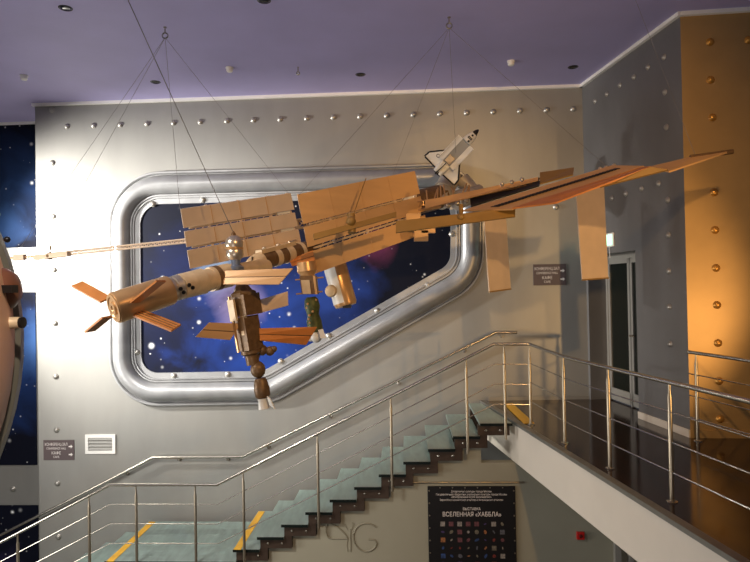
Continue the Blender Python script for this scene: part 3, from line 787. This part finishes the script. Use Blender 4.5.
# silver laboratory hanging under the right radiators
K0, K1 = P(334, 262, 7.3), P(346, 306, 7.25); kx = (K1 - K0).normalized(); LK = (K1 - K0).length; rk = R_(11.5, 7.3)
b = MB(); b.lathe(K0, kx, [(0, rk * .9), (.03, rk), (LK - .03, rk), (LK, rk * .9)], 26); lab = part(b, 'laboratory_module', m_copper)
b = MB()
for k in range(9):
    pass
kz = (V((-.9, -.42, 0)) - kx * V((-.9, -.42, 0)).dot(kx)).normalized(); ky = kx.cross(kz)
b.hexa([K0 + kx * .05 + (kz * math.cos(t) + ky * math.sin(t)) * rk * 1.03 for t in [(-1.1 + 2.2 * i / 8) for i in range(9)]] + [K0 + kx * .05 + (kz * math.cos(t) + ky * math.sin(t)) * rk * .98 for t in [(1.1 - 2.2 * i / 8) for i in range(9)]],
       [K1 - kx * .04 + (kz * math.cos(t) + ky * math.sin(t)) * rk * 1.03 for t in [(-1.1 + 2.2 * i / 8) for i in range(9)]] + [K1 - kx * .04 + (kz * math.cos(t) + ky * math.sin(t)) * rk * .98 for t in [(1.1 - 2.2 * i / 8) for i in range(9)]])
part(b, 'white_cover', m_shut, lab)
b = MB(); b.lathe(P(331.5, 291, 7.1), -V((.25, 1, 0)), [(0, .07), (.02, .075), (.05, .06), (.06, .03), (.06, 0)], 18); part(b, 'hatch', m_cream, lab)
b = MB(); b.box(P(347, 303, 7.2), V((.05, 0, 0)), V((0, .05, 0)), V((0, 0, .06))); part(b, 'black_box', m_dark, lab, False)

# radiators: three strips each with gaps
def radiator(c4, cuts, m, panes, label_=None):
    a, b1, c, d = [P(*q) for q in c4]
    rot = None
    for i, (t0, t1) in enumerate(cuts):
        mb = MB(); p = [a.lerp(d, t0), b1.lerp(c, t0), b1.lerp(c, t1), a.lerp(d, t1)]
        mb.plate(p, .016); o = part(mb, 'radiator_strip', m, smooth=False)
        mb = MB(); n = (p[1] - p[0]).cross(p[3] - p[0]).normalized()
        if n.y > 0: n = -n
        for k in range(1, panes):
            mb = MB(); q0, q1 = p[0].lerp(p[1], k / panes) + n * .009, p[3].lerp(p[2], k / panes) + n * .009
            mb.box((q0 + q1) / 2, (q1 - q0) / 2, (p[1] - p[0]).normalized() * .003, n * .002)
            part(mb, 'strip_seam', m_seam, o, False)
    # crossing hinge beams behind, and the bright end hinges in the gaps
    n = (b1 - a).cross(d - a).normalized()
    if n.y < 0: n = -n
    for u in (.22, .5, .78, .97):
        mb = MB(); q0, q1 = a.lerp(b1, u) + n * .03, d.lerp(c, u) + n * .03
        mb.box((q0 + q1) / 2, (q1 - q0) / 2, (b1 - a).normalized() * .012, n * .012); part(mb, 'hinge_beam', m_tanpale, smooth=False)
    for i in range(len(cuts) - 1):
        t = (cuts[i][1] + cuts[i + 1][0]) / 2
        q = a.lerp(d, t).lerp(b1.lerp(c, t), .9) + n * .012
        hw2 = (cuts[i + 1][0] - cuts[i][1]) * (d - a).length * .42
        mb = MB(); mb.box(q, (b1 - a).normalized() * .075, (d - a).normalized() * hw2, n * .006); part(mb, 'white_hinge', m_shut, smooth=False)
        mb = MB(); q0 = a.lerp(d, t); q1 = b1.lerp(c, t)
        mb.tube([q0.lerp(q1, .05) + n * .03, q0.lerp(q1, .95) + n * .03], .012, 8)
        for k in range(14):
            f0 = .1 + .85 * k / 14; mb.cyl(q0.lerp(q1, f0) + n * .03 - UP * .03, q0.lerp(q1, f0 + .03) + n * .03 + UP * .03, .005, seg=6)
        part(mb, 'gap_truss', m_cream)
radiator(((180.5, 209, 5.9), (290.5, 193, 6.5), (301.5, 245, 6.72), (190, 268.5, 6.12)), ((0, .31), (.37, .63), (.69, 1.0)), m_tanpale, 4)
radiator(((297, 194.5, 6.6), (414.5, 171, 7.25), (428.5, 232, 7.3), (313, 274.5, 6.65)), ((0, .37), (.41, .66), (.72, 1.0)), m_tan, 4)

# main truss: left boom with lattice, hidden middle, right part
def lattice(p, q, w, n, name, m, r=.009):
    p, q = V(p), V(q); d = (q - p).normalized(); x = d.cross(UP).normalized(); y = x.cross(d)
    b = MB(); cs = [x * w + y * w, -x * w + y * w, -x * w - y * w, x * w - y * w]
    for c in cs: b.cyl(p + c, q + c, r, seg=6)
    for k in range(n):
        a0 = p.lerp(q, k / n); a1 = p.lerp(q, (k + 1) / n)
        for i in range(4):
            b.cyl(a0 + cs[i], a1 + cs[(i + 1) % 4], r * .6, seg=5); b.cyl(a0 + cs[i], a0 + cs[(i + 1) % 4], r * .6, seg=5)
    return part(b, name, m)
lattice(P(46, 255.5, 7.55), P(190, 240.5, 7.3), .021, 34, 'left_boom', m_tanpale, .009)
lattice(P(190, 240.5, 7.3), P(440, 203, 7.3), .05, 30, 'truss_middle', m_copper, .012)
lattice(P(405, 208, 7.3), P(540, 181, 7.3), .03, 24, 'truss_right', m_brown, .009)
b = MB(); b.box(P(52, 255.8, 7.5), (P(69, 253.8, 7.45) - P(52, 255.8, 7.5)), V((0, .05, 0)), UP * .03); part(b, 'boom_end_box', m_tanpale, smooth=False)
b = MB(); b.box(P(20, 257.3, 7.6), P(25, 256.9, 7.6) - P(20, 257.3, 7.6), V((0, .04, 0)), UP * .035); part(b, 'boom_tip', m_tanpale, smooth=False)
b = MB(); b.cyl(P(-4, 259, 7.65), P(50, 255.5, 7.55), .012, seg=8); part(b, 'tip_rod', m_copper)
b = MB(); b.cyl(P(50, 255, 7.55), P(50, 246, 7.55), .01, seg=8); b.ball(P(50, 256, 7.5), .05, 12); b.cyl(P(50, 258, 7.5), P(51, 243, 7.5), .006, seg=6); part(b, 'boom_pivot', m_brown)
# mast wing crossing in front of the right radiators
b = MB(); pplate(b, ((313.5, 234, 6.1), (396, 212, 6.5), (396, 217, 6.48), (314, 240, 6.08)), .02); part(b, 'narrow_wing', m_olive, smooth=False)
b = MB(); pplate(b, ((396, 221.5, 6.45), (515, 208, 6.6), (515, 217, 6.55), (396, 233, 6.4)), .02); part(b, 'narrow_wing', m_olive, smooth=False)
b = MB(); b.cyl(P(351, 214, 6.35), P(352, 233, 6.3), R_(4, 6.3), seg=12); b.ball(P(351, 221, 6.27), R_(5, 6.3), 12); kn = part(b, 'wing_joint', m_olive)
b = MB(); b.cyl(P(461, 205, 6.6), P(461, 224, 6.5), R_(2.2, 6.5), seg=12); b.ball(P(461, 217, 6.5), R_(3.5, 6.5), 12); part(b, 'wing_joint', m_olive)
b = MB(); b.cyl(P(353, 216, 6.32), P(366, 178, 6.6), .006, seg=6); part(b, 'stay_wire', m_olive)
for q in ((413, 219), (428, 228), (421, 236)):
    b = MB(); b.box(P(q[0], q[1], 7.0), V((.08, 0, 0)), V((0, .05, 0)), UP * .06); part(b, 'truss_box', m_tan, smooth=False)
# brown modules behind the shuttle's docking port
b = MB(); pcyl(b, (408, 205, 8.3), (442, 196, 8.6), 12); part(b, 'node_module', m_brown)
b = MB(); pcyl(b, (438, 203, 8.5), (452, 174, 8.75), 10, 10); b.lathe(P(444, 190, 8.6), P(452, 174, 8.75) - P(438, 203, 8.5), [(0, R_(11.5, 8)), (.03, R_(11.5, 8))], 24); part(b, 'docking_module', m_hull)
b = MB(); pcyl(b, (455, 201, 8.5), (480, 192, 8.7), 10, 8); part(b, 'node_module', m_hull)
b = MB(); pcyl(b, (462, 180, 8.75), (480, 197, 8.65), 8, 6); part(b, 'side_module', m_hull)
b = MB()
for k in range(10):
    x = 428 + 4.5 * k; b.cyl(P(x, 206 - .8 * k, 7.6), P(x + random.uniform(-6, 8), 192 - .8 * k + random.uniform(-4, 4), 7.7), .01, seg=6)
part(b, 'strut_cluster', m_copper)
b = MB()
for k in range(3): b.ball(P(448 + 9 * k, 205 - 2 * k, 7.3), R_(3.4, 7.3), 12)
part(b, 'tank', m_chrome)

# right solar wings, long thin blankets seen from underneath
def wing(c4, m, name='solar_wing', th=.018, ladder=None):
    a, b1, c, d = [P(*q) for q in c4]
    mb = MB(); mb.plate([a, b1, c, d], th); o = part(mb, name, m, smooth=False)
    if ladder:
        n = (b1 - a).cross(d - a).normalized()
        if (EYE - a).dot(n) < 0: n = -n
        mb = MB()
        for k in range(ladder):
            f0, f1 = .06 + .88 * k / ladder, .06 + .88 * (k + .62) / ladder
            q = [a.lerp(b1, f0).lerp(d.lerp(c, f0), .42), a.lerp(b1, f1).lerp(d.lerp(c, f1), .42), a.lerp(b1, f1).lerp(d.lerp(c, f1), .58), a.lerp(b1, f0).lerp(d.lerp(c, f0), .58)]
            mb.slab([p + n * (th / 2) for p in q], n * .006)
        part(mb, 'mast_bays', m_gdark, o, False)
    return o
wing(((425, 201, 7.1), (538, 177.5, 7.0), (538, 180.5, 6.95), (425, 209, 7.05)), m_tan)
wing(((470, 199, 7.35), (541, 181, 7.3), (539, 186, 7.1), (471, 206.5, 7.15)), m_gdark)
wing(((540, 173, 7.1), (574, 168, 7.0), (573, 175, 6.8), (540, 184, 6.9)), m_olive)
wing(((462, 211, 6.75), (612, 166, 6.6), (644, 166.5, 6.3), (512, 209.5, 6.45)), m_tan, ladder=36)
wing(((512, 208.5, 6.45), (642, 167.5, 6.32), (651, 167, 6.0), (556, 203, 6.15)), m_orange)
wing(((600, 187.5, 6.1), (650, 167.5, 6.0), (668, 170, 5.95), (617, 183, 6.05)), m_olive)
wing(((651, 167, 6.25), (695, 156.5, 6.15), (733, 150.5, 6.1), (669, 172, 5.95)), m_tan)
b = MB(); b.cyl(P(690, 157.5, 6.15), P(733, 151.5, 6.1), .025, seg=8); part(b, 'wing_edge_bar', m_brown)
for px, py in ((600, 169), (606, 167.5), (614, 165.5), (502, 184.5), (512, 182), (522, 179.8)):
    b = MB(); b.ball(P(px, py, 6.8), .025, 12); part(b, 'mast_knob', m_chrome)
# hanging solar wings behind
def hang(c4, m):
    a, b1, c, d = [P(*q) for q in c4]
    mb = MB(); mb.plate([a, b1, c, d], .012); o = part(mb, 'hanging_solar_wing', m, smooth=False)
    n = (b1 - a).cross(d - a).normalized()
    if (EYE - a).dot(n) < 0: n = -n
    mb = MB()
    for s in (a, b1):
        pass
    mb.box((a + b1) / 2 + n * .004, (b1 - a) / 2, (d - a).normalized() * .02, n * .012); mb.box((d + c) / 2 + n * .004, (c - d) / 2, (d - a).normalized() * .008, n * .012)
    part(mb, 'edge_bar', m_olive, o, False)
hang(((483.5, 213, 7.6), (505, 205, 7.9), (510.5, 289, 7.9), (489, 292, 7.6)), m_tanpale)
hang(((575.5, 187, 6.9), (603.5, 182, 7.1), (608, 278, 7.1), (582, 280, 6.9)), m_tanpale)
b = MB(); b.cyl(P(494, 206, 7.75), P(494, 215, 7.75), .012, seg=8); b.cyl(P(589, 181, 7.1), P(589, 190, 7.1), .012, seg=8); part(b, 'hang_rod', m_copper)

# ------------------------------------------------------------------ space shuttle model
SN, STL = P(478.5, 129.5, 7.98), P(438, 172, 8.2)
sf = (SN - STL); SLn = sf.length; sf.normalize()
sr = P(465, 181, 8.1) - P(430, 150, 8.1); sr = (sr - sf * sr.dot(sf)).normalized()
su = sr.cross(sf)
if su.y > 0: su = -su
O_ = STL
def S(x, y, z): return O_ + sf * (x * SLn) + sr * (y * SLn) + su * (z * SLn)
sh = thing('space_shuttle_model', S(.45, 0, 0), 'small white space shuttle model with open cargo bay above the right radiators', 'space shuttle model')
def sect(x, w, h, zc, n=16, top=1.):
    pts = []
    for k in range(n):
        t = 2 * PI * k / n; c, s_ = math.cos(t), math.sin(t)
        e = .62
        pts.append(S(x, w * math.copysign(abs(c) ** e, c), zc + h * math.copysign(abs(s_) ** e, s_) * (top if s_ > 0 else 1)))
    return pts
def loftS(secs, name, m, parent):
    b = MB(); R = [[b.bm.verts.new(p) for p in s] for s in secs]
    b.face(R[0][::-1]); b.face(R[-1])
    for A, B_ in zip(R, R[1:]):
        n = len(A)
        for k in range(n): b.face([A[k], A[(k + 1) % n], B_[(k + 1) % n], B_[k]])
    return b.build(name, m, parent)
# lower fuselage, open at the bay
loftS([sect(.02, .1, .07, 0), sect(.2, .1, .07, 0), sect(.205, .1, .035, -.035), sect(.715, .1, .035, -.035), sect(.72, .096, .07, 0), sect(.82, .08, .066, -.005), sect(.9, .05, .048, -.015)], 'fuselage', m_shut, sh)
loftS([sect(.9, .05, .048, -.015), sect(.96, .034, .033, -.022), sect(.99, .016, .016, -.028), sect(1.0, .004, .004, -.03)], 'nose', m_dark, sh)
b = MB()
for y in (-.03, .0, .03): b.box(S(.8, y, .068), sf * .02 * SLn, sr * .012 * SLn, su * .006 * SLn)
b.build('cockpit_window', m_dark, sh)
b = MB(); b.lathe(S(.745, .02, .066), su, [(0, .022 * SLn), (.01 * SLn, .02 * SLn), (.012 * SLn, 0)], 14); b.lathe(S(.86, .0, .05), su, [(0, .02 * SLn), (.008 * SLn, .018 * SLn), (.008 * SLn, 0)], 14); b.build('hatch', m_dark, sh)
for s_ in (-1, 1):
    b = MB(); cc = []
    for k in range(7):
        t = -.3 + 1.5 * k / 6; cc.append((.105 + .075 * math.sin(t), .03 + .05 * (1 - math.cos(t)) * .6))
    lo = [S(.21, s_ * y, z) for y, z in cc] + [S(.21, s_ * (y + .008), z - .008) for y, z in cc[::-1]]
    hi = [S(.71, s_ * y, z) for y, z in cc] + [S(.71, s_ * (y + .008), z - .008) for y, z in cc[::-1]]
    b.hexa(lo, hi); b.build('bay_door', m_shut, sh)
    b = MB(); w = [(.62, .08), (.42, .12), (.14, .36), (.03, .37), (.02, .08)]
    b.hexa([S(x, s_ * y, -.06) for x, y in w], [S(x, s_ * y, -.045) for x, y in w]); wg = b.build('wing', m_shut, sh, smooth=False)
    b = MB()
    for (p, q) in zip(w[:3], w[1:4]): b.tube([S(p[0], s_ * p[1], -.052), S(q[0], s_ * q[1], -.052)], .016 * SLn, 8)
    b.tube([S(.03, s_ * .36, -.046), S(.02, s_ * .09, -.046)], .014 * SLn, 8)
    b.build('wing_edge', m_dark, wg)
    b = MB(); b.lathe(S(.0, s_ * .055, .06), sf, [(-.02 * SLn, .02 * SLn), (0, .035 * SLn), (.12 * SLn, .036 * SLn), (.2 * SLn, .012 * SLn)], 14); b.build('engine_pod', m_shut, sh)
b = MB(); b.box(S(.46, 0, .003), sf * .245 * SLn, sr * .085 * SLn, su * .004 * SLn); b.build('cargo_bay_floor', m_silver, sh, False)
b = MB(); b.box(S(.3, 0, .02), sf * .07 * SLn, sr * .06 * SLn, su * .025 * SLn); b.build('payload', m_cream, sh, bevel=.006)
b = MB(); t_ = [(.2, .07), (.06, .26), (-.04, .26), (.0, .07)]
b.hexa([S(x, -.006, z) for x, z in t_], [S(x, .006, z) for x, z in t_]); tf = b.build('tail_fin', m_shut, sh, False)
b = MB(); b.tube([S(.2, 0, .07), S(.06, 0, .26), S(-.04, 0, .26)], .009 * SLn, 8); b.build('fin_edge', m_dark, tf)
for y, z in ((0, .05), (-.04, -.02), (.04, -.02)):
    b = MB(); b.lathe(S(.02, y, z), -sf, [(0, .02 * SLn), (.04 * SLn, .034 * SLn), (.06 * SLn, .036 * SLn), (.05 * SLn, .02 * SLn)], 14); b.build('engine_nozzle', m_gdark, sh)
# small round emblem on the left wing
b = MB(); p0 = S(.2, -.2, -.044)
b.tube([p0 + (sf * math.cos(2 * PI * k / 16) + sr * math.sin(2 * PI * k / 16)) * .028 * SLn for k in range(17)], .005 * SLn, 6); b.build('wing_emblem', m_gdark, sh)

# ------------------------------------------------------------------ cables
def cable(p, q, label, grp='suspension cables', r=.002):
    b = MB(); b.tube([p, q], r, 6); return tag(b.build('suspension_cable', m_wire), label, 'cable', grp)
h1, h2 = hooks['h1'], hooks['h2']
top = hitz(100, -62, ZC)
cable(top, P(233.5, 233, 5.75), 'dark cable running down to the chrome docking sphere of the space station', r=.0042)
cable(h1, P(14, 257, 7.6), 'thin cable from the left hook to the far left tip of the space station')
cable(h1, P(50, 247, 7.5), 'thin cable from the left hook to the small box near the left tip')
cable(h1, P(180, 209.5, 5.97), 'thin cable from the left hook to the left corner of the pale radiator')
cable(h1, P(289, 194, 6.6), 'thin cable from the left hook to the right corner of the pale radiator')
cable(h2, P(299, 195, 6.57), 'thin cable from the right hook to the left corner of the tan radiator')
cable(h2, P(392, 177, 7.13), 'thin cable from the right hook to the right part of the tan radiator')
cable(h2, P(606, 166, 6.75), 'thin cable from the right hook to the middle of the right solar wings')
cable(hitz(631, -12, ZC), P(696, 157, 6.15), 'thin cable holding the right tip of the space station')
cable(h2, S(.45, 0, .02), 'thin cable from the right hook down to the space shuttle model')

# ------------------------------------------------------------------ brown round capsule at the left edge
KC = V((-2.455, 1.76, 1.62)); KR = 1.2
ka = (EYE - KC).normalized()
cap = thing('hanging_space_capsule', KC - UP * KR, 'big brown round capsule with a grey rim cut by the left photo edge', 'space capsule')
b = MB(); b.lathe(KC, ka, [(KR * math.sin(t), KR * math.cos(t)) for t in [(-PI / 2 + PI * k / 32) for k in range(33)]], 64); b.build('shell', m_pink, cap)
b = MB(); b.lathe(KC, ka, [(.26, KR * .97), (.28, KR * 1.0), (.42, KR * .965), (.5, KR * .925), (.52, KR * .88)], 72); b.build('rim', m_rim, cap)
hd = V((.72, -.66, .2)).normalized()
b = MB(); b.lathe(KC + hd * KR * .93, hd, [(0, .36), (.09, .36), (.11, .34), (.11, .3), (.1, .29), (.125, .12), (.125, 0)], 40); hat = b.build('hatch', m_rim, cap)
hx = hd.cross(UP).normalized(); hy = hx.cross(hd)
for k in range(12):
    t = 2 * PI * k / 12; b = MB(); b.lathe(KC + hd * KR * 1.015 + (hx * math.cos(t) + hy * math.sin(t)) * .32, hd, [(0, .018), (.012, .016), (.014, 0)], 10); b.build('hatch_bolt', m_steel, hat)
pc = P(8, 288, 2.28); pdir = (pc - KC).normalized()
b = MB(); b.lathe(pc - pdir * .05, (pdir + V((.3, -.2, 0))).normalized(), [(0, .085), (.03, .085), (.06, .075), (.085, .05), (.095, 0)], 28); ph = b.build('porthole', mat('porthole_brown', (120, 74, 50), .2, .35), cap)
b = MB(); b.box(P(9, 289, 2.18), V((.022, 0, 0)), V((0, .02, 0)), UP * .014); b.build('black_latch', m_dark, ph)
b = MB(); b.lathe(P(-16, 325, 2.2), P(18, 322.5, 2.22) - P(-16, 325, 2.2), [(0, .04), (.05, .036), (.08, .024), (.125, .02)], 18); tn = b.build('thruster', m_cream, cap)
b = MB(); b.lathe(P(20.5, 322.6, 2.22), P(24, 322.4, 2.22) - P(20, 322.6, 2.22), [(0, .0205), (.012, .0205), (.013, .012), (.013, 0)], 16); b.build('thruster_tip', m_dark, tn)
b = MB(); b.ball(P(7, 239.5, 2.3), .012, 12); b.build('black_knob', m_dark, cap)
b = MB(); b.cyl(KC + UP * KR * .98, V((KC.x, KC.y, ZC)), .008, seg=8); tag(b.build('suspension_cable', m_wire), 'steel cable holding the big brown capsule from the ceiling', 'cable')

# ------------------------------------------------------------------ light
def lamp(kind, name, loc, target, energy, color, size=.2, angle=60, blend=.4):
    d = bpy.data.lights.new(name, kind); o = bpy.data.objects.new(name, d); COL.objects.link(o)
    o.location = loc; o.rotation_euler = (V(target) - V(loc)).to_track_quat('-Z', 'Y').to_euler()
    d.energy = energy; d.color = color
    if kind == 'SPOT': d.spot_size = math.radians(angle); d.spot_blend = blend; d.shadow_soft_size = size
    elif kind == 'AREA': d.size = size
    else: d.shadow_soft_size = size
    return o
WARM = (1, .6, .235); NEUT = (1, .97, .92)
lamp('SPOT', 'white_spotlight', (-7.8, 7.9, 2.9), (-4.9, 9.95, 2.4), 5000, NEUT, .12, 80, 1.)
lamp('SPOT', 'warm_spotlight', (1.6, 1.0, 4.6), (1.0, 8.5, 1.4), 570, WARM, .1, 78, .7)
lamp('SPOT', 'warm_low_spotlight', (5.0, 2.2, 1.0), P(585, 290, 7.0), 440, WARM, .04, 44, .5)
lamp('AREA', 'overhead_left_fill', (-5.0, 3.0, 4.9), (-4.6, 7.8, -1.6), 360, NEUT, 1.6).data.spread = math.radians(110)  # added fill for the lower left wall and stairs, no panel fitting modelled
lamp('AREA', 'left_side_fill', (-8.2, 5.2, -.2), (3, 7.0, .3), 130, NEUT, 2.5).data.spread = math.radians(120)  # invented neutral fill on the grey wall and beam, no window there
lamp('AREA', 'rear_uplight_fill', (-1.6, -1.8, -.8), (-3.5, 6, 4.5), 75, (1, .94, .9), 2.5)  # added fill from behind the camera, lifts the ceiling; no actual lamp
lamp('SPOT', 'capsule_fill', (.6, -1.0, 4.6), (-2.0, 1.8, 1.6), 850, (1, .9, .8), .1, 34, .6)  # extra spot added only to brighten the capsule, source unseen
w = bpy.data.worlds.new('world'); SC.world = w; w.use_nodes = True
w.node_tree.nodes['Background'].inputs[0].default_value = (.95, .93, 1, 1); w.node_tree.nodes['Background'].inputs[1].default_value = .06
SC.view_settings.view_transform = 'Standard'; SC.view_settings.look = 'None'; SC.view_settings.gamma = 1
SC.view_settings.exposure = 0.12
SC.view_settings.use_curve_mapping = False
SC.cycles.use_denoising = True
SC.cycles.max_bounces = 8
